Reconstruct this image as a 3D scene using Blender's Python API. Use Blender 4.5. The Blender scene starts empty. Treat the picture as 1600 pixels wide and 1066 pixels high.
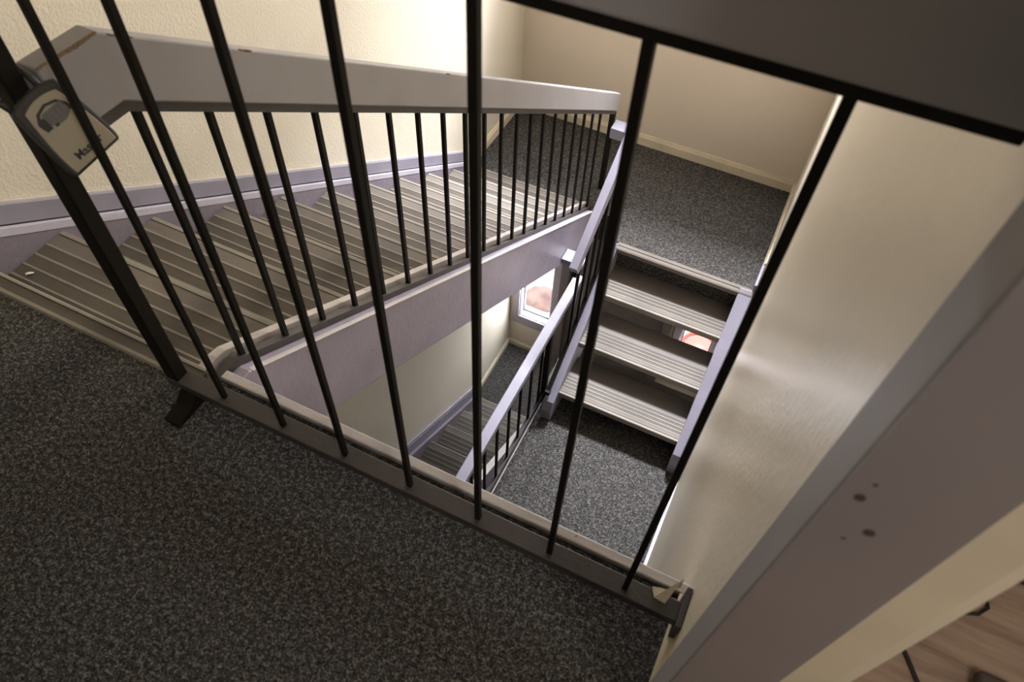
import bpy, bmesh, math, random
from mathutils import Vector, Matrix
random.seed(7)
SC = bpy.context.scene
COL = SC.collection

# ------------------------------------------------------------------ camera
CX, CY, CZ = 1.0442, -0.6303, 1.4487
YAW, PIT, ROL, FPX = -0.4074, 0.9210, 0.0552, 1152.94
fwd = Vector((math.sin(YAW)*math.cos(PIT), math.cos(YAW)*math.cos(PIT), -math.sin(PIT)))
rt = fwd.cross(Vector((0, 0, 1))).normalized()
up = rt.cross(fwd)
r2 = rt*math.cos(ROL) + up*math.sin(ROL)
u2 = -rt*math.sin(ROL) + up*math.cos(ROL)
cam = bpy.data.cameras.new('camera')
cam.sensor_width = 36.0
cam.lens = FPX/1600.0*36.0
cam.clip_start = 0.02
cam.dof.use_dof = True
cam.dof.focus_distance = 3.3
cam.dof.aperture_fstop = 7.0
camo = bpy.data.objects.new('camera', cam)
COL.objects.link(camo)
M = Matrix((r2, u2, -fwd)).transposed().to_4x4()
M.translation = Vector((CX, CY, CZ))
camo.matrix_world = M
SC.camera = camo

# ------------------------------------------------------------------ exposure, sky and daylight
SC.view_settings.view_transform = 'Standard'
SC.view_settings.look = 'None'
SC.view_settings.exposure = 0.0
SC.view_settings.gamma = 1.0
SC.view_settings.use_curve_mapping = False
w = bpy.data.worlds.new('sky'); SC.world = w
w.use_nodes = True
bg = w.node_tree.nodes['Background']
bg.inputs[0].default_value = (0.86, 0.92, 1.0, 1)
bg.inputs[1].default_value = 2.6


def area(name, loc, direction, sx, sy, power, color, spread=math.pi):
    L = bpy.data.lights.new(name, 'AREA'); L.shape = 'RECTANGLE'
    L.size = sx; L.size_y = sy; L.energy = power; L.color = color; L.spread = spread
    o = bpy.data.objects.new(name, L); COL.objects.link(o)
    o.location = loc
    o.rotation_euler = Vector(direction).to_track_quat('-Z', 'Y').to_euler()
    return o


# daylight entering by the tall stairwell window above the half landing
area('stairwell_window_daylight', (0.38, 4.70, 2.20), (0.0, -0.62, -0.80), 1.0, 0.7, 1200, (0.915, 0.925, 1.0))
area('stairwell_window_glow', (0.38, 3.93, 0.85), (0.0, -0.65, -0.76), 1.05, 0.42, 94, (0.93, 0.93, 0.98))
# daylight entering by the two entry sidelights
area('left_sidelight_daylight', (-0.615, 3.70, -3.65), (-0.15, -1.0, -0.25), 0.26, 1.2, 20, (0.92, 0.94, 1.0))
area('right_sidelight_daylight', (0.95, 3.70, -3.65), (-0.1, -1.0, -0.25), 0.26, 1.2, 8, (0.95, 0.93, 1.0))


def lamp(name, loc, power, color, radius):
    L = bpy.data.lights.new(name, 'POINT'); L.energy = power; L.color = color; L.shadow_soft_size = radius
    o = bpy.data.objects.new(name, L); COL.objects.link(o); o.location = loc
    return o


# unseen warm spot, added to brighten the wall beside the long flight
L = bpy.data.lights.new('warm_wall_fill', 'SPOT'); L.energy = 105; L.color = (1.0, 0.87, 0.63)
L.spot_size = math.radians(72); L.spot_blend = 0.7; L.shadow_soft_size = 0.12
so = bpy.data.objects.new('warm_wall_fill', L); COL.objects.link(so); so.location = (0.75, 1.35, 2.3)
so.rotation_euler = (Vector((-0.88, 0.95, 0.40))-Vector(so.location)).to_track_quat('-Z', 'Y').to_euler()
lamp('hall_fill', (0.0, -1.7, 2.2), 3.2, (1.0, 0.96, 0.92), 0.12)  # unseen fill added behind the camera to lift guard cap and bars
lamp('room_fill', (2.3, -1.2, 2.1), 40, (1.0, 0.95, 0.90), 0.15)  # unseen fill added to light the door jamb and oak floor


# ------------------------------------------------------------------ materials
def mat(name, color=(0.5, 0.5, 0.5), rough=0.5, spec=0.5, metal=0.0):
    m = bpy.data.materials.new(name); m.use_nodes = True
    b = m.node_tree.nodes['Principled BSDF']
    b.inputs['Base Color'].default_value = (*color, 1)
    b.inputs['Roughness'].default_value = rough
    b.inputs['Specular IOR Level'].default_value = spec
    b.inputs['Metallic'].default_value = metal
    return m, m.node_tree, b


def node(nt, kind, **kw):
    n = nt.nodes.new(kind)
    for k, v in kw.items():
        if k.startswith('i_'):
            n.inputs[k[2:].replace('_', ' ')].default_value = v
        else:
            setattr(n, k, v)
    return n


def coords(nt, scale=(1, 1, 1)):
    g = node(nt, 'ShaderNodeNewGeometry')
    mp = node(nt, 'ShaderNodeMapping')
    mp.inputs['Scale'].default_value = scale
    nt.links.new(g.outputs['Position'], mp.inputs['Vector'])
    return mp.outputs['Vector']


def noise(nt, vec, scale, detail=2.0, rough=0.5):
    n = node(nt, 'ShaderNodeTexNoise')
    n.inputs['Scale'].default_value = scale
    n.inputs['Detail'].default_value = detail
    n.inputs['Roughness'].default_value = rough
    nt.links.new(vec, n.inputs['Vector'])
    return n.outputs['Fac']


def ramp(nt, fac, stops):
    r = node(nt, 'ShaderNodeValToRGB')
    e = r.color_ramp.elements
    while len(e) < len(stops):
        e.new(0.5)
    for i, (p, c) in enumerate(stops):
        e[i].position = p; e[i].color = (*c, 1)
    nt.links.new(fac, r.inputs['Fac'])
    return r.outputs['Color']


def bump(nt, b, h, strength, dist):
    n = node(nt, 'ShaderNodeBump')
    n.inputs['Strength'].default_value = strength
    n.inputs['Distance'].default_value = dist
    nt.links.new(h, n.inputs['Height'])
    nt.links.new(n.outputs['Normal'], b.inputs['Normal'])


def mixc(nt, fac, a, b):
    m = node(nt, 'ShaderNodeMix'); m.data_type = 'RGBA'
    for sock, v in ((m.inputs[0], fac), (m.inputs[6], a), (m.inputs[7], b)):
        if hasattr(v, 'is_linked'):
            nt.links.new(v, sock)
        else:
            sock.default_value = v if isinstance(v, float) else (*v, 1)
    return m.outputs[2]


def carpet(name, dark, mid, light, scale):
    m, nt, b = mat(name, rough=0.95, spec=0.1)
    v = coords(nt)
    na = noise(nt, v, scale, 2.0, 0.6)
    nb = noise(nt, v, scale*0.42, 3.0, 0.7)
    ad = node(nt, 'ShaderNodeMath', operation='ADD'); nt.links.new(na, ad.inputs[0]); nt.links.new(nb, ad.inputs[1])
    hv = node(nt, 'ShaderNodeMath', operation='MULTIPLY'); nt.links.new(ad.outputs[0], hv.inputs[0]); hv.inputs[1].default_value = 0.5
    n1 = hv.outputs[0]
    n2 = noise(nt, v, 4.0, 2.0)
    c = ramp(nt, n1, [(0.40, dark), (0.51, mid), (0.62, light)])
    c2 = mixc(nt, ramp(nt, n2, [(0.3, (0, 0, 0)), (0.7, (1, 1, 1))]), c, c)
    nt.links.new(c2, b.inputs['Base Color'])
    bump(nt, b, n1, 0.9, 0.006)
    return m


def paint(name, color, rough=0.45, wear=(0.5, 0.45, 0.42), wearamt=0.0, bumpscale=60, bstr=0.15, var=0.10, spec=0.5):
    m, nt, b = mat(name, color, rough, spec)
    v = coords(nt)
    n2 = noise(nt, v, 5.0, 3.0)
    d = tuple(x*(1-var) for x in color); l = tuple(min(1, x*(1+var)) for x in color)
    c = ramp(nt, n2, [(0.3, d), (0.7, l)])
    if wearamt > 0:
        n3 = noise(nt, v, 38.0, 4.0, 0.7)
        f = ramp(nt, n3, [(0.70-wearamt, (0, 0, 0)), (0.72-wearamt+0.03, (1, 1, 1))])
        c = mixc(nt, f, c, wear)
    nt.links.new(c, b.inputs['Base Color'])
    bump(nt, b, noise(nt, v, bumpscale, 3.0, 0.6), bstr, 0.004)
    return m


def wallmat(name, color, rough, scale, strength, spec=0.5):
    m, nt, b = mat(name, color, rough, spec)
    v = coords(nt)
    d = tuple(x*0.95 for x in color)
    nt.links.new(ramp(nt, noise(nt, v, 2.2, 4.0), [(0.35, d), (0.65, color)]), b.inputs['Base Color'])
    bump(nt, b, noise(nt, v, scale, 2.0, 0.5), strength, 0.004)
    return m


CARPET = carpet('charcoal_fleck_carpet', (0.020, 0.019, 0.018), (0.058, 0.055, 0.053), (0.19, 0.18, 0.165), 210)
WALL = wallmat('cream_orange_peel_wall', (0.70, 0.645, 0.53), 0.42, 95, 0.55)
WALLSMOOTH = wallmat('cream_satin_wall', (0.76, 0.665, 0.55), 0.5, 40, 0.1)
WALLGLOSS = wallmat('cream_gloss_wall', (0.74, 0.665, 0.53), 0.33, 48, 0.32, 0.5)
CREAMTRIM = paint('cream_trim', (0.68, 0.60, 0.46), 0.4, bstr=0.05)
LAV = paint('lavender_paint', (0.335, 0.300, 0.375), 0.42, wear=(0.16, 0.13, 0.14), wearamt=0.05, bumpscale=45, bstr=0.35)
LAVTOP = paint('lavender_gloss_paint', (0.258, 0.243, 0.300), 0.45, bstr=0.12)
LEDGE = paint('top_lit_lavender_ledge', (0.50, 0.47, 0.55), 0.5, bstr=0.2)  # lavender lightened: light falling on the ledge top put into its colour
LAVROUGH = paint('lavender_rough_paint', (0.215, 0.188, 0.225), 0.5, wear=(0.16, 0.13, 0.14), wearamt=0.04, bumpscale=35, bstr=0.6)
LIPW = paint('worn_pale_edge_paint', (0.52, 0.48, 0.47), 0.5, wear=(0.25, 0.21, 0.18), wearamt=0.05, bstr=0.3)
GREY = paint('grey_handrail_paint', (0.29, 0.275, 0.28), 0.5, spec=0.3, bstr=0.06, var=0.05)
BLACK, _nt, _b = mat('black_metal', (0.012, 0.010, 0.008), 0.5, 0.10)
DKBAR = paint('worn_dark_metal', (0.052, 0.045, 0.042), 0.5, wear=(0.12, 0.10, 0.085), wearamt=0.03, bstr=0.2)
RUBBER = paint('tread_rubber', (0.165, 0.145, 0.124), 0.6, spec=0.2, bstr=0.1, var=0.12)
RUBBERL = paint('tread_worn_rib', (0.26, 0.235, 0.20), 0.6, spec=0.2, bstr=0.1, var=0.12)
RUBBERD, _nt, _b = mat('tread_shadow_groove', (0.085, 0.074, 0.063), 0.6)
TBACK = paint('tread_smooth_shaded_back', (0.13, 0.112, 0.098), 0.6, bstr=0.1)  # smooth back half; shadow of the tread above put into its darker colour
RISER = paint('dark_riser', (0.07, 0.062, 0.058), 0.6)
DOORW = paint('dark_taupe_door', (0.16, 0.135, 0.125), 0.45)
FRAMEP = paint('mauve_window_frame', (0.36, 0.32, 0.38), 0.4)
WHITEP = paint('white_sash', (0.75, 0.75, 0.78), 0.4)
CONCRETE = paint('pale_concrete', (0.80, 0.76, 0.74), 0.9)
REDP, _nt, _b = mat('salmon_red_plastic', (0.80, 0.10, 0.07), 0.4)
TERRA = paint('pinkish_stone', (0.30, 0.20, 0.17), 0.85, var=0.3)
PINKP, _nt, _b = mat('pale_pink_plastic', (0.72, 0.27, 0.22), 0.5)
PAPER, _nt, _b = mat('white_paper', (0.85, 0.84, 0.8), 0.7)
CASE, _nt, _b = mat('lockbox_bumper', (0.030, 0.026, 0.022), 0.55)
FACE = paint('lockbox_face', (0.36, 0.32, 0.235), 0.42, bstr=0.03, var=0.04)
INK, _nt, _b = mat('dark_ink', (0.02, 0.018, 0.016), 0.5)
DIAL, _nt, _b = mat('dial_grey', (0.13, 0.125, 0.12), 0.4)
CHIP = paint('chipped_wood', (0.20, 0.13, 0.075), 0.8, bstr=0.3, var=0.3)
CHIPW = paint('chipped_cream_paint', (0.62, 0.55, 0.45), 0.6, bstr=0.3)
CEILM = wallmat('off_white_ceiling', (0.72, 0.68, 0.58), 0.8, 60, 0.3)

# jamb paint with two small brown drips
JAMB, nt, b = mat('jamb_paint', (0.23, 0.205, 0.215), 0.38)
g = node(nt, 'ShaderNodeNewGeometry')
base = (0.235, 0.21, 0.22)
v = coords(nt)
c = ramp(nt, noise(nt, v, 6.0, 3.0), [(0.3, tuple(x*0.93 for x in base)), (0.7, base)])
for (px, pz, rad) in ((1.185, 0.960, 0.0042), (1.208, 0.920, 0.0045), (1.187, 0.982, 0.002), (1.197, 0.898, 0.002)):
    sub = node(nt, 'ShaderNodeVectorMath', operation='SUBTRACT')
    nt.links.new(g.outputs['Position'], sub.inputs[0]); sub.inputs[1].default_value = (px, -0.30, pz)
    sc_ = node(nt, 'ShaderNodeVectorMath', operation='MULTIPLY')
    nt.links.new(sub.outputs[0], sc_.inputs[0]); sc_.inputs[1].default_value = (1, 0, 0.8)
    ln = node(nt, 'ShaderNodeVectorMath', operation='LENGTH')
    nt.links.new(sc_.outputs[0], ln.inputs[0])
    lt = node(nt, 'ShaderNodeMath', operation='LESS_THAN'); lt.inputs[1].default_value = rad
    nt.links.new(ln.outputs['Value'], lt.inputs[0])
    c = mixc(nt, lt.outputs[0], c, (0.055, 0.03, 0.025))
nt.links.new(c, b.inputs['Base Color'])

# pale oak laminate running along x
WOOD, nt, b = mat('oak_laminate', (0.3, 0.2, 0.14), 0.4)
v = coords(nt, (0.9, 9.0, 1.0))
n1 = noise(nt, v, 3.0, 6.0, 0.65)
nt.links.new(ramp(nt, n1, [(0.3, (0.20, 0.14, 0.11)), (0.5, (0.36, 0.262, 0.212)), (0.7, (0.45, 0.345, 0.285))]), b.inputs['Base Color'])

# window glass: lets the daylight straight through, mirrors a little
GLASS = bpy.data.materials.new('clear_glass'); GLASS.use_nodes = True
nt = GLASS.node_tree; nt.nodes.clear()
tr = node(nt, 'ShaderNodeBsdfTransparent'); gl = node(nt, 'ShaderNodeBsdfGlossy'); gl.inputs['Roughness'].default_value = 0.02
mx = node(nt, 'ShaderNodeMixShader'); out = node(nt, 'ShaderNodeOutputMaterial')
mx.inputs[0].default_value = 0.06; nt.links.new(tr.outputs[0], mx.inputs[1])
nt.links.new(gl.outputs[0], mx.inputs[2]); nt.links.new(mx.outputs[0], out.inputs[0])


# ------------------------------------------------------------------ geometry helpers
class MB:
    def __init__(self):
        self.v = []; self.f = []; self.mi = []

    def add(self, vs, fs, mi=0):
        o = len(self.v)
        self.v += [tuple(p) for p in vs]
        for f in fs:
            self.f.append(tuple(i+o for i in f)); self.mi.append(mi)
        return self

    def box(self, x0, x1, y0, y1, z0, z1, mi=0):
        vs = [(x, y, z) for z in (z0, z1) for y in (y0, y1) for x in (x0, x1)]
        return self.add(vs, [(0, 2, 3, 1), (4, 5, 7, 6), (0, 1, 5, 4), (2, 6, 7, 3), (0, 4, 6, 2), (1, 3, 7, 5)], mi)

    def prism_x(self, prof, x0, x1, mi=0, mis=None):
        """polygon of (y, z) extruded along x"""
        n = len(prof)
        vs = [(x0, y, z) for y, z in prof] + [(x1, y, z) for y, z in prof]
        o = len(self.v); self.v += vs
        for i in range(n):
            j = (i+1) % n
            self.f.append((o+i, o+j, o+n+j, o+n+i)); self.mi.append(mis[i] if mis else mi)
        self.f.append(tuple(o+i for i in reversed(range(n)))); self.mi.append(mi)
        self.f.append(tuple(o+n+i for i in range(n))); self.mi.append(mi)
        return self

    def beam(self, a, b, w, h, upv=(0, 0, 1), mi=0):
        """rectangular bar from a to b, w across, h along upv"""
        a = Vector(a); b = Vector(b); d = (b-a).normalized()
        s = d.cross(Vector(upv)).normalized(); u = s.cross(d)
        vs = [p + s*w*sx/2 + u*h*sy/2 for p in (a, b) for sx, sy in ((-1, -1), (1, -1), (1, 1), (-1, 1))]
        return self.add(vs, [(0, 1, 2, 3), (4, 7, 6, 5), (0, 4, 5, 1), (1, 5, 6, 2), (2, 6, 7, 3), (3, 7, 4, 0)], mi)

    def tube(self, pts, rad, n=10, mi=0):
        pts = [Vector(p) for p in pts]; rings = []
        ref = Vector((0.31, 0.77, 0.55))
        for i, p in enumerate(pts):
            d = (pts[min(i+1, len(pts)-1)] - pts[max(i-1, 0)]).normalized()
            s = d.cross(ref).normalized(); u = s.cross(d)
            rings.append([p + s*rad*math.cos(2*math.pi*k/n) + u*rad*math.sin(2*math.pi*k/n) for k in range(n)])
        vs = [q for r in rings for q in r]; fs = []
        for i in range(len(pts)-1):
            for k in range(n):
                fs.append((i*n+k, i*n+(k+1) % n, (i+1)*n+(k+1) % n, (i+1)*n+k))
        fs.append(tuple(range(n))[::-1]); fs.append(tuple((len(pts)-1)*n+k for k in range(n)))
        return self.add(vs, fs, mi)

    def lathe(self, c, prof, n=28, mi=0):
        c = Vector(c); vs = []; fs = []
        for r, z in prof:
            for k in range(n):
                a = 2*math.pi*k/n; vs.append(c + Vector((r*math.cos(a), r*math.sin(a), z)))
        for i in range(len(prof)-1):
            for k in range(n):
                fs.append((i*n+k, i*n+(k+1) % n, (i+1)*n+(k+1) % n, (i+1)*n+k))
        fs.append(tuple(range(n))[::-1]); fs.append(tuple((len(prof)-1)*n+k for k in range(n)))
        return self.add(vs, fs, mi)

    def build(self, name, mats, parent=None, bevel=0.0, smooth=False, segs=2):
        me = bpy.data.meshes.new(name)
        me.from_pydata([tuple(p) for p in self.v], [], self.f)
        for m in (mats if isinstance(mats, (list, tuple)) else [mats]):
            me.materials.append(m)
        for p, mi in zip(me.polygons, self.mi):
            p.material_index = mi; p.use_smooth = smooth
        bm = bmesh.new(); bm.from_mesh(me)
        bmesh.ops.recalc_face_normals(bm, faces=bm.faces); bm.to_mesh(me); bm.free()
        me.update()
        o = bpy.data.objects.new(name, me); COL.objects.link(o)
        if parent is not None:
            o.parent = parent
            wl = Vector(); q = parent
            while q is not None:
                wl += q.location; q = q.parent
            for vt in me.vertices:
                vt.co -= wl
        if bevel:
            md = o.modifiers.new('bevel', 'BEVEL'); md.width = bevel; md.segments = segs
            md.limit_method = 'ANGLE'; md.angle_limit = math.radians(40)
        return o


def tag(o, label, cat, group=None, kind=None):
    o['label'] = label
    o['category'] = cat
    if group: o['group'] = group
    if kind: o['kind'] = kind
    return o


def struct(o, label, cat):
    return tag(o, label, cat, kind='structure')


def thing(name, loc, label, cat, group=None):
    o = bpy.data.objects.new(name, None); COL.objects.link(o)
    o.location = loc; o.empty_display_size = 0.1
    return tag(o, label, cat, group)


# ------------------------------------------------------------------ the stairwell: dimensions in metres
XW = -0.885            # left wall face
XR = 1.190             # right wall face
YF = 3.746             # far wall face
YB = -2.3              # wall behind the photographer
ZM, ZL, ZE = -1.90, -2.66, -4.85      # half landing, lower floor, entry floor
ZT = 2.5               # ceiling
H, RUN, Y0 = 0.19, 0.2999, -0.0335    # first flight
XA = -0.86             # wall-side end of the treads

# walls
struct(MB().box(XW-0.12, XW, YB, YF, ZE-0.3, ZT).build('wall_left', WALL), 'cream orange-peel textured wall beside the descending flight', 'wall')
WX0, WX1, WZ0, WZ1 = -0.32, 1.04, 0.24, 1.40           # upper window opening
S1, S2 = (-0.78, -0.45), (0.80, 1.09)                   # sidelight openings in x
SZ0, SZ1 = -4.335, -2.55
DX0, DX1, DZ1 = -0.36, 0.68, -2.55                      # entry door opening
far = MB()
YF2 = YF+0.14
far.box(XW-0.12, S1[0], YF, YF2, ZE-0.3, SZ1)
far.box(S1[0], S1[1], YF, YF2, ZE-0.3, SZ0)
far.box(S1[1], DX0, YF, YF2, ZE-0.3, SZ1)
far.box(DX1, S2[0], YF, YF2, ZE-0.3, SZ1)
far.box(S2[0], S2[1], YF, YF2, ZE-0.3, SZ0)
far.box(S2[1], XR+0.12, YF, YF2, ZE-0.3, SZ1)
YF3 = YF+0.30
far.box(XW-0.12, XR+0.12, YF, YF3, SZ1, WZ0)
far.box(XW-0.12, WX0, YF, YF3, WZ0, WZ1)
far.box(WX1, XR+0.12, YF, YF3, WZ0, WZ1)
far.box(XW-0.12, XR+0.12, YF, YF3, WZ1, ZT)
struct(far.build('wall_back', WALLSMOOTH), 'tan painted end wall above the half landing', 'wall')
right = MB()
DY0, DY1, DH = -1.15, -0.30, 2.03                       # doorway opening in the right wall
WT = 0.118
right.box(XR, XR+0.118, DY1, YF, ZE-0.3, ZT)
right.box(XR, XR+0.118, DY0, DY1, DH, ZT)
right.box(XR, XR+0.118, DY0, DY1, ZE-0.3, -0.02)
right.box(XR, XR+0.118, YB, DY0, ZE-0.3, ZT)
struct(right.build('wall_right', WALLGLOSS), 'glossy cream wall reflecting the windows beside the stairwell', 'wall')
struct(MB().box(XW-0.12, XR+0.118, YB-0.12, YB, ZE-0.3, ZT).build('wall_front', GREY), 'unseen grey wall at the end of the upper hall, darkened to cut bounced light', 'wall')  # out of view; kept dark to cut light bounced onto the hall carpet
struct(MB().box(XW-0.12, XR+0.118, YB-0.12, YF2, ZT, ZT+0.1).build('ceiling', CEILM), 'off-white ceiling over the stairwell', 'ceiling')

# floors
dk = MB()
dk.box(XW, XR, YB, Y0-0.002, -0.24, 0.0)
struct(dk.build('floor', CARPET), 'dark charcoal flecked carpet of the upper hall', 'floor')
ml = MB()
ml.box(XW, -0.06, Y0+10*RUN, YF, ZM-0.24, ZM)
ml.box(-0.06, 0.235, 2.93, YF, ZM-0.24, ZM)
ml.box(0.235, XR, 2.725, YF, ZM-0.24, ZM)
struct(ml.build('floor_landing', CARPET), 'charcoal flecked carpet of the half landing', 'floor')
ll = MB()
ll.box(0.20, XR, YB, 2.345, ZL-0.24, ZL)
ll.box(XW, 0.20, YB, -0.69, ZL-0.24, ZL)
struct(ll.build('floor_lower', CARPET), 'charcoal flecked carpet of the storey below, under the short flight', 'floor')
struct(MB().box(XW, XR, YB, YF, ZE-0.2, ZE).build('floor_entry', CARPET), 'charcoal carpet of the entry at the bottom of the stairwell', 'floor')

# edge trims
e = MB()
e.box(0.055, XR, -0.033, -0.010, -0.30, 0.012)
struct(e.build('trim_1', LIPW, bevel=0.003), 'worn pale board capping the carpet edge above the stairwell', 'trim')
e = MB()
e.prism_x([(2.665, ZM-0.024), (2.668, ZM+0.002), (2.676, ZM+0.007), (2.70, ZM+0.004), (2.703, ZM+0.009), (2.726, ZM+0.009), (2.734, ZM+0.002), (2.734, ZM-0.002), (2.69, ZM-0.002), (2.69, ZM-0.024)], 0.30, XR-0.012)
struct(e.build('trim_2', RUBBER), 'beige ribbed nosing strip on the half landing edge', 'trim')
e = MB()
e.prism_x([(2.345, ZL-0.05), (2.365, ZL-0.05), (2.365, ZL+0.006), (2.32, ZL+0.006), (2.32, ZL+0.001), (2.345, ZL+0.001)], 0.235, XR-0.012)
struct(e.build('trim_3', RUBBERL), 'beige nosing strip at the far edge of the lower floor', 'trim')
struct(MB().box(0.16, 0.20, -0.6, 2.345, ZL-0.24, ZL+0.004).build('trim_4', RISER), 'dark fascia below the lower guard rail', 'trim')
struct(MB().box(0.200, 0.206, -0.6, 1.86, ZL, ZL+0.004).build('trim_5', LIPW), 'thin pale metal edging along the lower carpet', 'trim')

# baseboards
def board_prof(y, s, z, h=0.085, t=0.016):
    return [(y, z), (y+s*t, z), (y+s*t, z+h*0.72), (y+s*t*0.55, z+h*0.9), (y+s*t*0.45, z+h), (y, z+h)]


def baseboard(name, axis, at, s, a, b, z, label, m=CREAMTRIM, h=0.085):
    mb = MB()
    if axis == 'x':       # runs along x on a wall of constant y
        mb.prism_x(board_prof(at, s, z, h), a, b)
    else:
        pr = board_prof(at, s, z, h)
        mb.prism_x([(p, q) for p, q in pr], a, b)
        mb.v = [(y, x, zz) for x, y, zz in mb.v]
    return struct(mb.build(name, m), label, 'baseboard')


baseboard('baseboard_left', 'y', XW, 1, 2.99, YF, ZM, 'cream baseboard at the left side of the half landing')
baseboard('baseboard_back', 'x', YF, -1, XW, XR, ZM, 'cream baseboard below the end wall on the half landing')
baseboard('baseboard_right', 'y', XR, -1, 2.90, YF, ZM, 'cream baseboard at the right side of the half landing')
baseboard('baseboard_left_entry', 'y', XW, 1, 3.0, YF, ZE, 'cream baseboard on the left wall beside the entry', h=0.07)
baseboard('baseboard_back_entry', 'x', YF, -1, XW, S1[1]+0.02, ZE, 'cream baseboard below the left sidelight', h=0.07)
baseboard('baseboard_right_lower', 'y', XR, -1, -2.2, 1.70, ZL, 'white baseboard beside the lower carpet', m=WHITEP, h=0.05)
baseboard('baseboard_right_hall', 'y', XR, -1, -0.225, -0.036, 0.0, 'cream baseboard between doorway and stairwell edge', h=0.02)


# ------------------------------------------------------------------ rubber-covered treads
def tread_profile(depth, thick, sgn, yn, zn, wide=True):
    """(y, z) outline of a ribbed tread whose nose is at (yn, zn); sgn = +1 when the nose looks towards +y"""
    top = []          # (distance from the nose, height, material)
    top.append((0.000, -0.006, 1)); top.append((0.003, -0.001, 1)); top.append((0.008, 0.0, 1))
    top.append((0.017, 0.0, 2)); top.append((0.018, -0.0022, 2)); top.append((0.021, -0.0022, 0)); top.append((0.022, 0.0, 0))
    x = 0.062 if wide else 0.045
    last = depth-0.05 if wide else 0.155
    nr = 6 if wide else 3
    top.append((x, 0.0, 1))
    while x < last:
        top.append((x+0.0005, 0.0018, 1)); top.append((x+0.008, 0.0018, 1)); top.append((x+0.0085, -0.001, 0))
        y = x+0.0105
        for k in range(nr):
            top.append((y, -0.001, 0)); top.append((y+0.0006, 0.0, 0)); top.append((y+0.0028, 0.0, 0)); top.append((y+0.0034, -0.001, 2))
            y += 0.0054
        x = y+0.001
        top.append((x, -0.001, 1))
    if not wide:
        top[-1] = (x, 0.0, 3)
    top.append((depth, -0.001, 0))
    prof = [(yn-sgn*d, zn+h) for d, h, m in top]
    mis = [m for d, h, m in top]
    prof += [(yn-sgn*depth, zn-thick), (yn-sgn*0.012, zn-thick), (yn, zn-thick+0.004)]
    mis += [0, 0, 1]
    mis[len(top)-1] = 0
    return prof, mis


def tread(parent, x0, x1, yn, zn, sgn, depth=0.325, thick=0.04, wide=True):
    prof, mis = tread_profile(depth, thick, sgn, yn, zn, wide)
    return MB().prism_x(prof, x0, x1, 0, mis).build('tread', [RUBBER, RUBBERL, RUBBERD, TBACK], parent)


# ---- first flight, from the upper hall down to the half landing
A = thing('staircase', (-0.45, 1.45, 0.0), 'long flight with ribbed beige rubber treads along the cream left wall', 'stairs', 'flights of stairs')
XI = -0.0495
for k in range(1, 10):
    tread(A, XA+0.005, XI, Y0+k*RUN, -k*H, 1)
# last, flush with the landing carpet
prof, mis = tread_profile(0.325, 0.04, 1, Y0+10*RUN, ZM+0.004)
MB().prism_x(prof, XA, XI, 0, mis).build('tread', [RUBBER, RUBBERL, RUBBERD], A)
for k in range(0, 10):
    MB().box(XA+0.005, XI, Y0+k*RUN-0.022, Y0+k*RUN-0.004, -(k+1)*H, -k*H-0.04 if k else -0.03).build('riser', RISER, A)
# nosing piece on the hall carpet
n = MB().prism_x([(Y0+0.008, -0.03), (Y0+0.008, 0.003), (Y0+0.004, 0.007), (Y0-0.002, 0.007), (Y0-0.004, 0.003), (Y0-0.028, 0.003),
                  (Y0-0.030, 0.007), (Y0-0.038, 0.006), (Y0-0.042, 0.0), (Y0, 0.0), (Y0, -0.03)], XW+0.004, 0.01, 0, [1, 1, 1, 2, 2, 2, 1, 1, 0, 0, 0])
n.build('nosing', [RUBBER, RUBBERL, RUBBERD], A)
SL = H/RUN


def off(y, o):          # height of a line o above the nosing line of the first flight
    return -(y-Y0)*SL+o


def sloped(x0, x1, ya, yb, olo, ohi, f=off):
    return [(ya, f(ya, olo)), (yb, f(yb, olo)), (yb, f(yb, ohi)), (ya, f(ya, ohi))]


# wall stringer: rough face flush with the tread ends, ledge coloured lighter as if top-lit, thin trim on the wall
MB().prism_x(sloped(0, 0, -0.02, 2.86, -0.36, 0.0075), XW+0.002, XA).build('wall_stringer', LAVROUGH, A)
MB().prism_x(sloped(0, 0, -0.02, 2.86, 0.008, 0.036), XW+0.002, XA+0.002).build('stringer_ledge', LEDGE, A)
MB().prism_x(sloped(0, 0, -0.02, 2.84, 0.043, 0.115), XW+0.002, XW+0.014).build('wall_trim', LAVTOP, A, bevel=0.002)
MB().prism_x(sloped(0, 0, -0.02, 2.84, 0.0365, 0.0425), XW+0.001, XW+0.009).build('joint_shade_strip', INK, A)  # dark strip standing in for the shade inside the joint
MB().prism_x(sloped(0, 0, -0.02, 2.84, 0.1155, 0.124), XW+0.002, XW+0.009).build('caulk_line', LIPW, A)
# inner stringer with its worn lip
st = MB()
prof = [(-0.033, -0.082), (-0.033, -0.50), (0.30, off(0.30, -0.375)), (2.95, off(2.95, -0.375)), (3.215, off(3.215, -0.28)), (3.215, off(3.215, -0.030)), (0.052, -0.082)]
st.prism_x(prof, XI, 0.045)
st.build('stringer', LAV, A, bevel=0.004)
lip = MB()
lip.prism_x([(-0.01, -0.083), (0.05, -0.083), (3.21, off(3.21, -0.031)), (3.21, off(3.21, 0.012)), (0.062, off(0.062, 0.012)), (0.03, -0.042), (-0.01, -0.042)], XI-0.003, XI+0.022)
lip.prism_x(sloped(0, 0, 0.06, 3.21, -0.031, -0.026), 0.030, 0.047)
lip.build('stringer_lip', LIPW, A, bevel=0.003)

# ---- railing of the first flight
B = thing('stair_railing', (0.0, 0.05, -0.1), 'grey capped black railing sloping down the long flight', 'railing', 'stairwell railings')
cap_b = 0.655+0.0335*0  # see slope: cap underside above nosing line


def offz(y, o):
    return -(y-Y0)*SL+o


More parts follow.
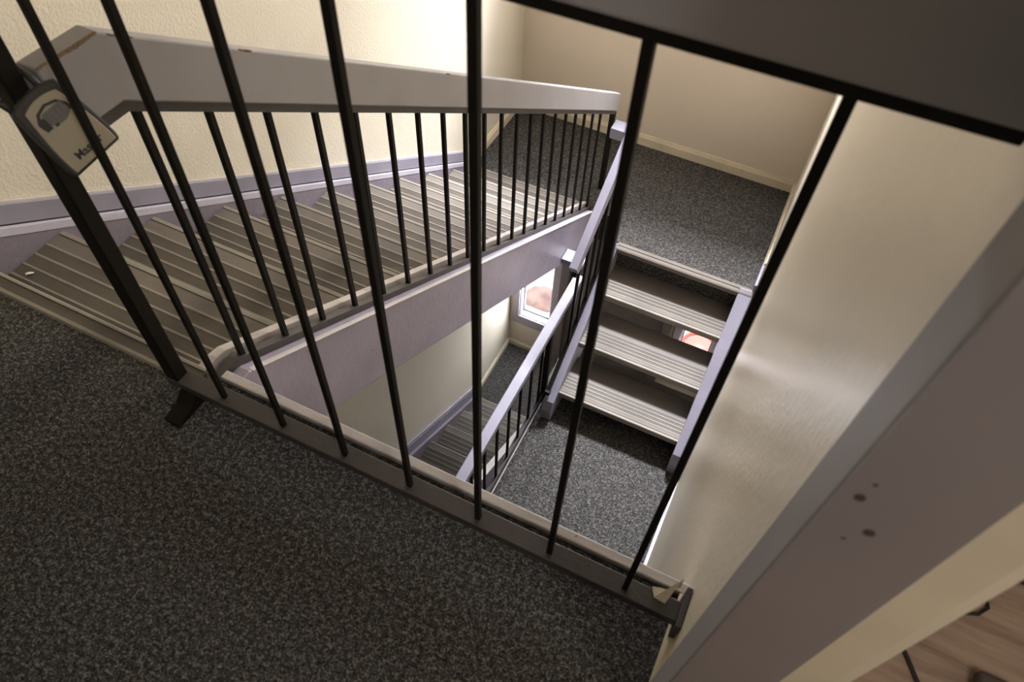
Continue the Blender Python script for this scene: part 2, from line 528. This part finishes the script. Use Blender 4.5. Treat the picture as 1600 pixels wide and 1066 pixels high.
CU = 0.745
CT = 0.868
prof = [(-0.058, CU-0.056), (0.054, CU-0.056), (3.185, offz(3.185, CU)), (3.190, offz(3.190, CT)), (0.060, CT-0.058), (-0.058, CT-0.058)]
MB().prism_x(prof, -0.022, 0.022).build('handrail_cap', GREY, B, bevel=0.004)
prof = [(-0.058, CU-0.056-0.026), (0.060, CU-0.056-0.026), (3.175, offz(3.175, CU-0.026)), (3.175, offz(3.175, CU-0.0005)), (0.054, CU-0.0565), (-0.058, CU-0.0565)]
MB().prism_x(prof, -0.014, 0.014).build('top_bar', DKBAR, B)
bb = MB()
prof = [(-0.033, -0.076), (0.045, -0.076), (3.19, off(3.19, -0.026)), (3.19, off(3.19, -0.006)), (0.056, -0.054), (-0.033, -0.054)]
bb.prism_x(prof, -0.012, 0.012)
bb.build('bottom_bar', DKBAR, B)
BSP = 0.1485
for k in range(20):
    y = 0.082+k*BSP
    if y > 3.10: break
    MB().box(-0.0065, 0.0065, y-0.0065, y+0.0065, off(y, -0.012), offz(y, CU-0.02)).build('baluster', BLACK, B)
MB().box(-0.016, 0.016, 3.15, 3.182, off(3.165, -0.02), offz(3.165, CU-0.02)).build('newel_post', BLACK, B)
MB().box(0.018, 0.165, 3.10, 3.20, -1.44, -1.365).build('return_rail', LAVTOP, B, bevel=0.004)
random.seed(3)
y = -0.055
while y < 0.05:
    L = random.uniform(0.004, 0.016)
    MB().box(0.0165, 0.0224, y, y+L*random.uniform(0.9, 1.05), CT-0.058-random.uniform(0.0010, 0.0055), CT-0.0578).build('chipped_spot', CHIP, B)
    y += L*random.uniform(0.98, 1.15)
for y in (0.075, 0.098, 0.33, 0.345, 1.12):
    L = random.uniform(0.012, 0.026)
    MB().prism_x([(y, offz(y, CT-0.0045)), (y+L, offz(y+L, CT-0.0035)), (y+L, offz(y+L, CT+0.0003)), (y, offz(y, CT+0.0003))], 0.0175, 0.0223).build('chipped_spot', CHIP, B)

# ---- guard railing in front of the photographer
YG = -0.0906
G = thing('guard_railing', (0.0, YG, 0.0), 'near black guard railing with wide grey cap along the upper hall edge', 'railing', 'stairwell railings')
GX0, GD = 0.1306, 0.157
MB().box(-0.02, XR-0.004, YG-0.018, YG+0.022, 0.034, 0.060).build('bottom_rail', DKBAR, G, bevel=0.002)
MB().box(-0.02, XR-0.002, YG-0.014, YG+0.014, 1.1378, 1.1515).build('top_bar', BLACK, G, bevel=0.002)
MB().box(-0.03, XR-0.002, YG-0.021, YG+0.021, 1.152, 1.285).build('handrail_cap', GREY, G, bevel=0.005)
for k in range(7):
    x = GX0+k*GD
    MB().box(x-0.0055, x+0.0055, YG-0.0055, YG+0.0055, 0.058, 1.14).build('baluster', BLACK, G, bevel=0.001)
MB().box(-0.020, 0.015, YG-0.016, YG+0.016, 0.03, 1.15).build('newel_post', BLACK, G, bevel=0.003)
ft = MB()
ft.prism_x([(YG+0.02, 0.0), (YG-0.088, 0.0), (YG-0.088, 0.012), (YG-0.045, 0.02), (YG-0.02, 0.04), (YG+0.02, 0.04)], 0.016, 0.060)
ft.build('post_foot', BLACK, G, bevel=0.003)
br = MB()
br.box(XR-0.012, XR-0.001, YG-0.035, YG+0.045, 0.015, 0.085)
br.build('wall_bracket', DKBAR, G, bevel=0.002)
cp = MB()
vs = [(1.118, YG+0.024, 0.0635), (1.15, YG+0.030, 0.070), (1.166, YG+0.040, 0.080), (1.166, YG+0.052, 0.095), (1.158, YG+0.03, 0.080), (1.150, YG+0.004, 0.0635), (1.128, YG+0.006, 0.0625)]
lo = [(x, y, z-0.004) for x, y, z in vs]
nn = len(vs)
cp.add(vs+lo, [tuple(range(nn)), tuple(range(2*nn-1, nn-1, -1))]+[(i, (i+1) % nn, nn+(i+1) % nn, nn+i) for i in range(nn)])
cp.build('chipped_paint', CHIPW, G)

# ---- short flight from the half landing down to the lower floor
X2, X3, Y2, R2 = 0.3075, 1.0982, 2.7209, 0.2836
S = thing('staircase', (0.70, 2.25, ZL), 'short open-riser flight of three treads down to the lower carpet', 'stairs', 'flights of stairs')
for k in range(1, 4):
    tread(S, X2, X3, Y2-k*R2, ZM-k*H, -1, depth=0.315, thick=0.045, wide=False)
S2L = H/R2


def off2(y, o):
    return ZM-(Y2-y)*S2L+o


for (x0, x1, o_) in ((0.240, 0.3075, 0.035), (X3, XR-0.004, 0.035)):
    prof = [(1.765, ZL+0.001), (1.755, off2(1.755, 0.0)), (1.79, off2(1.79, o_)), (2.70, off2(2.70, o_)), (2.72, off2(2.72, -0.02)), (2.72, off2(2.72, -0.30)), (2.05, ZL+0.001)]
    MB().prism_x(prof, x0, x1).build('stringer', LAVTOP, S, bevel=0.005)
MB().box(XR-0.020, XR-0.002, 2.70, 2.89, ZM-0.02, ZM+0.075).build('end_board', LAVTOP, S, bevel=0.003)
# railing of the short flight
T = thing('stair_railing', (0.265, 2.2, ZL), 'lavender railing rising with the short open-riser flight', 'railing', 'stairwell railings')
XT = 0.252
ra = Vector((XT, 1.99, -1.478)); rb = Vector((XT, 2.68, -1.0434))
MB().beam(ra, rb, 0.046, 0.085).build('handrail', LAVTOP, T, bevel=0.004)
lo_a = Vector((XT, 1.80, off2(1.80, 0.085))); lo_b = Vector((XT, 2.70, off2(2.70, 0.085)))
MB().beam(lo_a, lo_b, 0.026, 0.018).build('bottom_bar', BLACK, T)
MB().beam(ra+Vector((0, 0.01, -0.058)), rb+Vector((0, -0.01, -0.058)), 0.026, 0.016).build('top_bar', BLACK, T)
for k in range(5):
    y = 2.09+k*0.122
    t = (y-ra.y)/(rb.y-ra.y)
    MB().box(XT-0.0075, XT+0.0075, y-0.0075, y+0.0075, off2(y, 0.085), ra.z+(rb.z-ra.z)*t-0.055).build('baluster', BLACK, T)
MB().box(XT-0.016, XT+0.016, 1.80, 1.832, off2(1.81, 0.068), off2(1.81, 0.10)).build('bar_foot', BLACK, T)

# ---- guard railing along the lower floor
U = thing('guard_railing', (0.19, 1.2, ZL), 'level lavender railing guarding the lower carpet from the lowest flight', 'railing', 'stairwell railings')
XU = 0.185
MB().box(XU-0.032, XU+0.026, -0.55, 2.36, -1.955, -1.905).build('handrail', LAVTOP, U, bevel=0.004)
MB().box(0.048, XU+0.0, 2.37, 2.468, -1.875, -1.835).build('return_rail', LAVTOP, U, bevel=0.003)
MB().box(XU-0.013, XU+0.013, -0.55, 1.95, -2.625, -2.600).build('bottom_bar', DKBAR, U)
for k in range(-9, 5):
    y = 1.227+k*0.1515
    MB().box(XU-0.0065, XU+0.0065, y-0.0065, y+0.0075, -2.61, -1.95).build('baluster', BLACK, U)
MB().box(XU-0.016, XU+0.016, 1.915, 1.947, ZL, -1.95).build('newel_post', BLACK, U)

# ---- lowest flight, from the lower floor down to the entry
V = thing('staircase', (-0.55, 1.2, ZE), 'shadowed lowest flight running down to the entry carpet', 'stairs', 'flights of stairs')
XV0, XV1, H3, R3 = -0.845, -0.28, 0.1825, 0.305
for k in range(1, 13):
    zn = ZL-k*H3 + (0.004 if k == 12 else 0)
    tread(V, XV0, XV1, -0.685+k*R3, zn, 1)


def off3(y, o):
    return ZL-(y+0.685)*H3/R3+o


MB().prism_x(sloped(0, 0, -0.6, 3.0, -0.34, 0.035, off3), XW+0.002, XV0).build('wall_stringer', LAVROUGH, V)
MB().prism_x(sloped(0, 0, -0.6, 2.95, 0.036, 0.16, off3), XW+0.002, XW+0.018).build('wall_trim', LAVTOP, V, bevel=0.003)
MB().prism_x(sloped(0, 0, -0.6, 2.94, 0.163, 0.19, off3), XW+0.002, XW+0.016).build('wall_trim', LAV, V)
MB().prism_x(sloped(0, 0, -0.6, 2.90, -0.30, 0.035, off3), XV1, XV1+0.05).build('stringer', LAV, V, bevel=0.004)
MB().prism_x(sloped(0, 0, -0.6, 2.90, 0.036, 0.042, off3), XV1-0.004, XV1+0.054).build('stringer_lip', LIPW, V)  # pale sheet: the stringer's lit top edge put into colour


# ------------------------------------------------------------------ windows and entry door in the end wall
def sidelight(name, x0, x1, label):
    root = bpy.data.objects.new(name, None); COL.objects.link(root); root.location = (x0, YF, SZ0)
    struct(root, label, 'window')
    f = MB()
    wv = 0.065
    f.box(x0-wv, x0, YF-0.02, YF+0.0, SZ0-0.12, SZ1+0.08)
    f.box(x1, x1+wv, YF-0.02, YF+0.0, SZ0-0.12, SZ1+0.08)
    f.box(x0, x1, YF-0.02, YF+0.0, SZ0-0.12, SZ0)
    f.box(x0, x1, YF-0.02, YF+0.0, SZ1, SZ1+0.08)
    f.build('window_frame', FRAMEP, root, bevel=0.003)
    s = MB()
    s.box(x0, x0+0.012, YF, YF+0.12, SZ0, SZ1); s.box(x1-0.012, x1, YF, YF+0.12, SZ0, SZ1)
    s.box(x0, x1, YF, YF+0.12, SZ0, SZ0+0.012); s.box(x0, x1, YF, YF+0.12, SZ1-0.012, SZ1)
    s.build('sill', WHITEP, root)
    k = MB()
    k.box(x0+0.012, x0+0.020, YF+0.06, YF+0.075, SZ0+0.012, SZ1-0.012); k.box(x1-0.020, x1-0.012, YF+0.06, YF+0.075, SZ0+0.012, SZ1-0.012)
    k.box(x0+0.012, x1-0.012, YF+0.06, YF+0.075, SZ0+0.012, SZ0+0.020); k.box(x0+0.012, x1-0.012, YF+0.06, YF+0.075, SZ1-0.02, SZ1-0.012)
    k.build('gasket', INK, root)
    MB().box(x0+0.018, x1-0.018, YF+0.064, YF+0.070, SZ0+0.018, SZ1-0.018).build('pane', GLASS, root)
    return root


sidelight('window_1', S1[0], S1[1], 'narrow lavender framed sidelight by the left wall')
sidelight('window_2', S2[0], S2[1], 'narrow sidelight seen between the open treads')
u = bpy.data.objects.new('window_3', None); COL.objects.link(u); u.location = (WX0, YF, WZ0)
struct(u, 'tall stairwell window in the end wall', 'window')
f = MB()
f.box(WX0, WX0+0.05, YF+0.22, YF+0.29, WZ0, WZ1); f.box(WX1-0.05, WX1, YF+0.22, YF+0.29, WZ0, WZ1)
f.box(WX0+0.05, WX1-0.05, YF+0.22, YF+0.29, WZ0, WZ0+0.05); f.box(WX0+0.05, WX1-0.05, YF+0.22, YF+0.29, WZ1-0.05, WZ1)
f.build('window_frame', WHITEP, u)
MB().box(WX0+0.05, WX1-0.05, YF+0.25, YF+0.256, WZ0+0.05, WZ1-0.05).build('pane', GLASS, u)

d = bpy.data.objects.new('door_2', None); COL.objects.link(d); d.location = (DX0, YF, ZE)
struct(d, 'dark taupe entry door between the sidelights', 'door')
f = MB()
f.box(DX0-0.03, DX0+0.05, YF-0.02, YF+0.10, ZE, DZ1); f.box(DX1-0.05, DX1+0.03, YF-0.02, YF+0.10, ZE, DZ1)
f.box(DX0+0.05, DX1-0.05, YF-0.02, YF+0.10, DZ1-0.06, DZ1)
f.build('door_frame', DOORW, d, bevel=0.004)
sl = MB().box(DX0+0.052, DX1-0.052, YF+0.02, YF+0.065, ZE+0.01, DZ1-0.062)
for (za, zb) in ((ZE+0.25, ZE+0.95), (ZE+1.10, DZ1-0.25)):
    for (xa, xb) in ((DX0+0.16, (DX0+DX1)/2-0.06), ((DX0+DX1)/2+0.06, DX1-0.16)):
        sl.box(xa, xb, YF+0.012, YF+0.02, za, zb)
sl.build('door_slab', DOORW, d, bevel=0.004)
kn = MB().lathe((0, 0, 0), [(0.005, 0.0), (0.028, 0.0), (0.028, 0.006), (0.010, 0.010), (0.010, 0.03), (0.024, 0.038), (0.027, 0.05), (0.018, 0.062), (0.003, 0.064)])
kn.v = [(0.56+x, YF+0.02-z, -3.86+y) for x, y, z in kn.v]
kn.build('door_knob', DKBAR, d, smooth=True)

# outside the entry
struct(MB().box(-4, 4, YF2, 9, ZE-0.25, ZE-0.08).build('ground', CONCRETE), 'sunlit pale concrete outside the entry', 'ground')
struct(MB().box(-4, 4, 7.5, 7.7, ZE-0.1, -1.5).build('wall_outside', CONCRETE), 'bright pale wall outside the entry', 'wall')

# ------------------------------------------------------------------ doorway on the right
struct(MB().box(XR-0.020, XR, -0.2985, -0.228, 0.0, DH+0.07).box(XR-0.020, XR, DY0-0.07, DY0-0.002, 0.0, DH+0.07).box(XR-0.020, XR, DY0-0.002, -0.298, DH, DH+0.07)
       .build('trim_6', GREY, bevel=0.003), 'grey painted casing around the right-hand doorway', 'trim')
JW = 0.071
struct(MB().box(XR-0.0195, XR+JW, DY1-0.002, DY1+0.001, 0.0, DH).box(XR-0.006, XR+JW, DY0, DY0+0.012, 0.0, DH)
       .build('trim_7', JAMB), 'grey door jamb with brown drips', 'trim')
struct(MB().box(XR+JW, XR+0.107, DY1-0.002, DY1, 0.0, DH).box(XR+JW, XR+0.119, DY0, DY0+0.010, 0.0, DH)
       .build('trim_8', CREAMTRIM), 'cream inner edge of the door jamb', 'trim')
XQ = XR+0.118
struct(MB().box(XR+0.001, 4.2, -2.3, 2.6, -0.02, -0.001).build('floor_room', WOOD), 'pale oak laminate floor of the room beyond the doorway', 'floor')
rm = MB()
rm.box(4.2, 4.3, -2.3, 2.6, -0.02, ZT); rm.box(XQ, 4.3, 2.6, 2.7, -0.02, ZT); rm.box(XQ, 4.3, -2.4, -2.3, -0.02, ZT); rm.box(XQ, 4.3, -2.4, 2.7, ZT, ZT+0.1)
struct(rm.build('wall_room', WALL), 'cream walls of the room beyond the doorway', 'wall')
# ------------------------------------------------------------------ small things
sp = MB()
pp = [(-0.806, 0.078, 0.004), (-0.798, 0.084, 0.008), (-0.792, 0.094, 0.005), (-0.797, 0.099, 0.003), (-0.806, 0.092, 0.006), (-0.814, 0.084, 0.004)]
tp = [(x, y, -H+z) for x, y, z in pp]; bt = [(x, y, z-0.0015) for x, y, z in tp]
nn = len(tp)
sp.add(tp+bt, [tuple(range(nn)), tuple(range(2*nn-1, nn-1, -1))]+[(i, (i+1) % nn, nn+(i+1) % nn, nn+i) for i in range(nn)])
tag(sp.build('paper_scrap', PAPER), 'tiny white paper scrap lying on the top tread', 'paper scrap')

# key lockbox hanging on the guard post
KC = Vector((0.066, -0.0835, 0.746))
KN = Vector((0.858, -0.249, 0.449)).normalized()
KD = Vector((0.489, 0.127, -0.863)); KD = (KD-KN*KD.dot(KN)).normalized()
KS = KN.cross(KD)*-1.0
if KS.y < 0: KS = -KS
K = thing('key_lockbox', KC, 'cream faced key lockbox with dark bumper hanging on the near railing post', 'lockbox')


def kp(u, v, d):
    return KC + KS*u + KD*v + KN*d


def outline(wt, wm, wb, ht, hb, arch, n=9):
    """closed outline (u right, v down): arched top, bulging sides, clipped bottom corners"""
    pts = []
    for i in range(n):
        t = -1+2*i/(n-1)
        pts.append((wt*t, -ht-arch*(1-t*t)))
    for i in range(1, 6):
        t = i/6
        pts.append((wt+(wm-wt)*math.sin(t*math.pi/2), -ht+(hb*0.80+ht)*t))
    pts += [(wm, hb*0.80), (wb, hb), (-wb, hb), (-wm, hb*0.80)]
    for i in range(5, 0, -1):
        t = i/6
        pts.append((-(wt+(wm-wt)*math.sin(t*math.pi/2)), -ht+(hb*0.80+ht)*t))
    return pts


def slab(ol, d0, d1, name, m, bevel=0.0, parent=None):
    mb = MB(); nn = len(ol)
    mb.add([kp(u_, v_, d0) for u_, v_ in ol]+[kp(u_, v_, d1) for u_, v_ in ol],
           [tuple(range(nn)), tuple(range(2*nn-1, nn-1, -1))]+[(i, (i+1) % nn, nn+(i+1) % nn, nn+i) for i in range(nn)])
    return mb.build(name, m, parent or K, bevel=bevel)


slab(outline(0.040, 0.047, 0.045, 0.054, 0.062, 0.007), -0.020, 0.0, 'bumper_case', CASE, 0.004)
FP = slab(outline(0.029, 0.0405, 0.040, 0.043, 0.057, 0.006), 0.0, 0.003, 'face_plate', FACE, 0.0015)
slab([(-0.026, -0.012), (-0.027, -0.022), (-0.018, -0.034), (0.0, -0.039), (0.018, -0.034), (0.027, -0.022), (0.026, -0.012), (0.022, -0.012), (0.022, -0.021), (0.015, -0.031), (0.0, -0.035), (-0.015, -0.031), (-0.022, -0.021), (-0.022, -0.012)], 0.003, 0.0042, 'window_rim', INK, parent=FP)
slab([(-0.014, -0.011), (-0.014, -0.030), (0.021, -0.030), (0.021, -0.011), (0.010, -0.006), (0.0, -0.006)], 0.003, 0.0046, 'dial_window', DIAL, parent=FP)
slab([(-0.025, -0.008), (-0.025, -0.026), (-0.0145, -0.026), (-0.0145, -0.008)], 0.003, 0.0052, 'shutter_latch', INK, parent=FP)
for k in range(4):
    ux = -0.0105+k*0.008
    slab([(ux, -0.013), (ux, -0.027), (ux+0.006, -0.027), (ux+0.006, -0.013)], 0.0046, 0.0056, 'number_wheel', DIAL, 0.0008, parent=FP)
slab([(-0.010, -0.010), (-0.004, -0.010), (-0.004, -0.006), (-0.010, -0.006)], 0.0046, 0.0052, 'emblem', INK, parent=FP)
sh = MB()
sh.tube([kp(0.019, -0.050, -0.012), kp(0.019, -0.075, -0.018), kp(0.019, -0.090, -0.035), kp(0.016, -0.096, -0.06), kp(-0.012, -0.098, -0.078), kp(-0.036, -0.096, -0.06), kp(-0.0385, -0.090, -0.035), kp(-0.0385, -0.075, -0.016), kp(-0.034, -0.052, -0.012)], 0.005, 10)
sh.build('shackle', CASE, K, smooth=True)
fc = bpy.data.curves.new('lettering', 'FONT'); fc.body = 'Master'; fc.size = 0.0175; fc.extrude = 0.0004; fc.offset = 0.0004
fc.align_x = 'CENTER'
fo = bpy.data.objects.new('lettering_curve', fc); COL.objects.link(fo)
bpy.context.view_layer.update()
me = bpy.data.meshes.new_from_object(fo.evaluated_get(bpy.context.evaluated_depsgraph_get()))
bpy.data.objects.remove(fo)
Rm = Matrix((KS, -KD, KN)).transposed().to_4x4()
Rm.translation = KS*0.001 + KD*0.046 + KN*0.0033
me.transform(Rm); me.materials.clear(); me.materials.append(INK)
lt_ = bpy.data.objects.new('lettering', me); COL.objects.link(lt_); lt_.parent = FP

# things on the room floor beyond the doorway
cb = MB().tube([(1.50, 0.15, 0.005), (1.60, 0.165, 0.004), (1.68, 0.178, 0.004), (1.715, 0.192, 0.004), (1.732, 0.214, 0.004), (1.728, 0.236, 0.004), (1.69, 0.27, 0.004), (1.60, 0.30, 0.004)], 0.0035, 8)
tag(cb.build('cable', INK, smooth=True), 'thin black cable curled in a loop on the oak floor', 'cable')
cb = MB().tube([(1.50, 0.18, 0.004), (1.56, 0.105, 0.004), (1.60, 0.045, 0.004), (1.635, -0.01, 0.004), (1.68, -0.08, 0.004)], 0.004, 8)
tag(cb.build('cable', INK, smooth=True), 'black cable lying straight on the oak floor by the door jamb', 'cable')
pl = MB().lathe((1.595, 0.115, 0), [(0.030, 0.0), (0.034, 0.004), (0.034, 0.016), (0.026, 0.022), (0.004, 0.023)])
tag(pl.build('cable_puck', INK, smooth=True), 'small round black puck on the oak floor beside the cable', 'puck')
t_ = thing('power_adapter', (1.85, 0.36, 0), 'black box on the oak floor at the edge of view', 'adapter')
MB().box(1.775, 1.96, 0.295, 0.46, 0.0, 0.06).build('case', INK, t_, bevel=0.006)
MB().tube([(1.95, 0.40, 0.02), (2.05, 0.45, 0.005), (2.2, 0.5, 0.005)], 0.004, 8).build('lead', INK, t_, smooth=True)
t_ = thing('cable_box', (1.76, 0.05, 0), 'dark taupe box on the oak floor, lowest at the picture corner', 'box')
MB().box(1.715, 1.79, 0.0, 0.075, 0.0, 0.03).build('case', RISER, t_, bevel=0.01, segs=4)

# things outside the sidelights
h_ = thing('round_tub', (0.972, 4.60, ZE-0.08), 'salmon red round tub outside the sidelight behind the open treads', 'tub')
MB().lathe((0.972, 4.60, ZE-0.08), [(0.14, 0.0), (0.185, 0.10), (0.165, 0.10), (0.13, 0.015), (0.005, 0.014)], 40).build('tub_body', PINKP, h_, smooth=True)
MB().tube([(0.972+0.182*math.cos(a*math.pi/20), 4.60+0.182*math.sin(a*math.pi/20), ZE-0.08+0.105) for a in range(41)], 0.020, 10).build('rim', REDP, h_, smooth=True)
bm = bmesh.new()
bmesh.ops.create_icosphere(bm, subdivisions=4, radius=1.0)
rs = random.Random(11)
ph = [rs.uniform(0, 6.28) for _ in range(6)]
for vt in bm.verts:
    p = vt.co.copy()
    k = 1+0.12*math.sin(3*p.x+ph[0])*math.sin(2.5*p.y+ph[1])+0.06*math.sin(6*p.z+ph[2]+4*p.x)+0.03*math.sin(11*p.y+ph[3])
    vt.co = Vector((p.x*0.20*k, p.y*0.16*k, max(-0.04, p.z*0.15*k)+0.04))
me = bpy.data.meshes.new('garden_stone'); bm.to_mesh(me); bm.free()
for p in me.polygons: p.use_smooth = True
me.materials.append(TERRA)
go = bpy.data.objects.new('garden_stone', me); COL.objects.link(go); go.location = (-0.83, 4.47, ZE-0.08)
tag(go, 'pale pinkish rounded stone outside the left sidelight', 'stone')
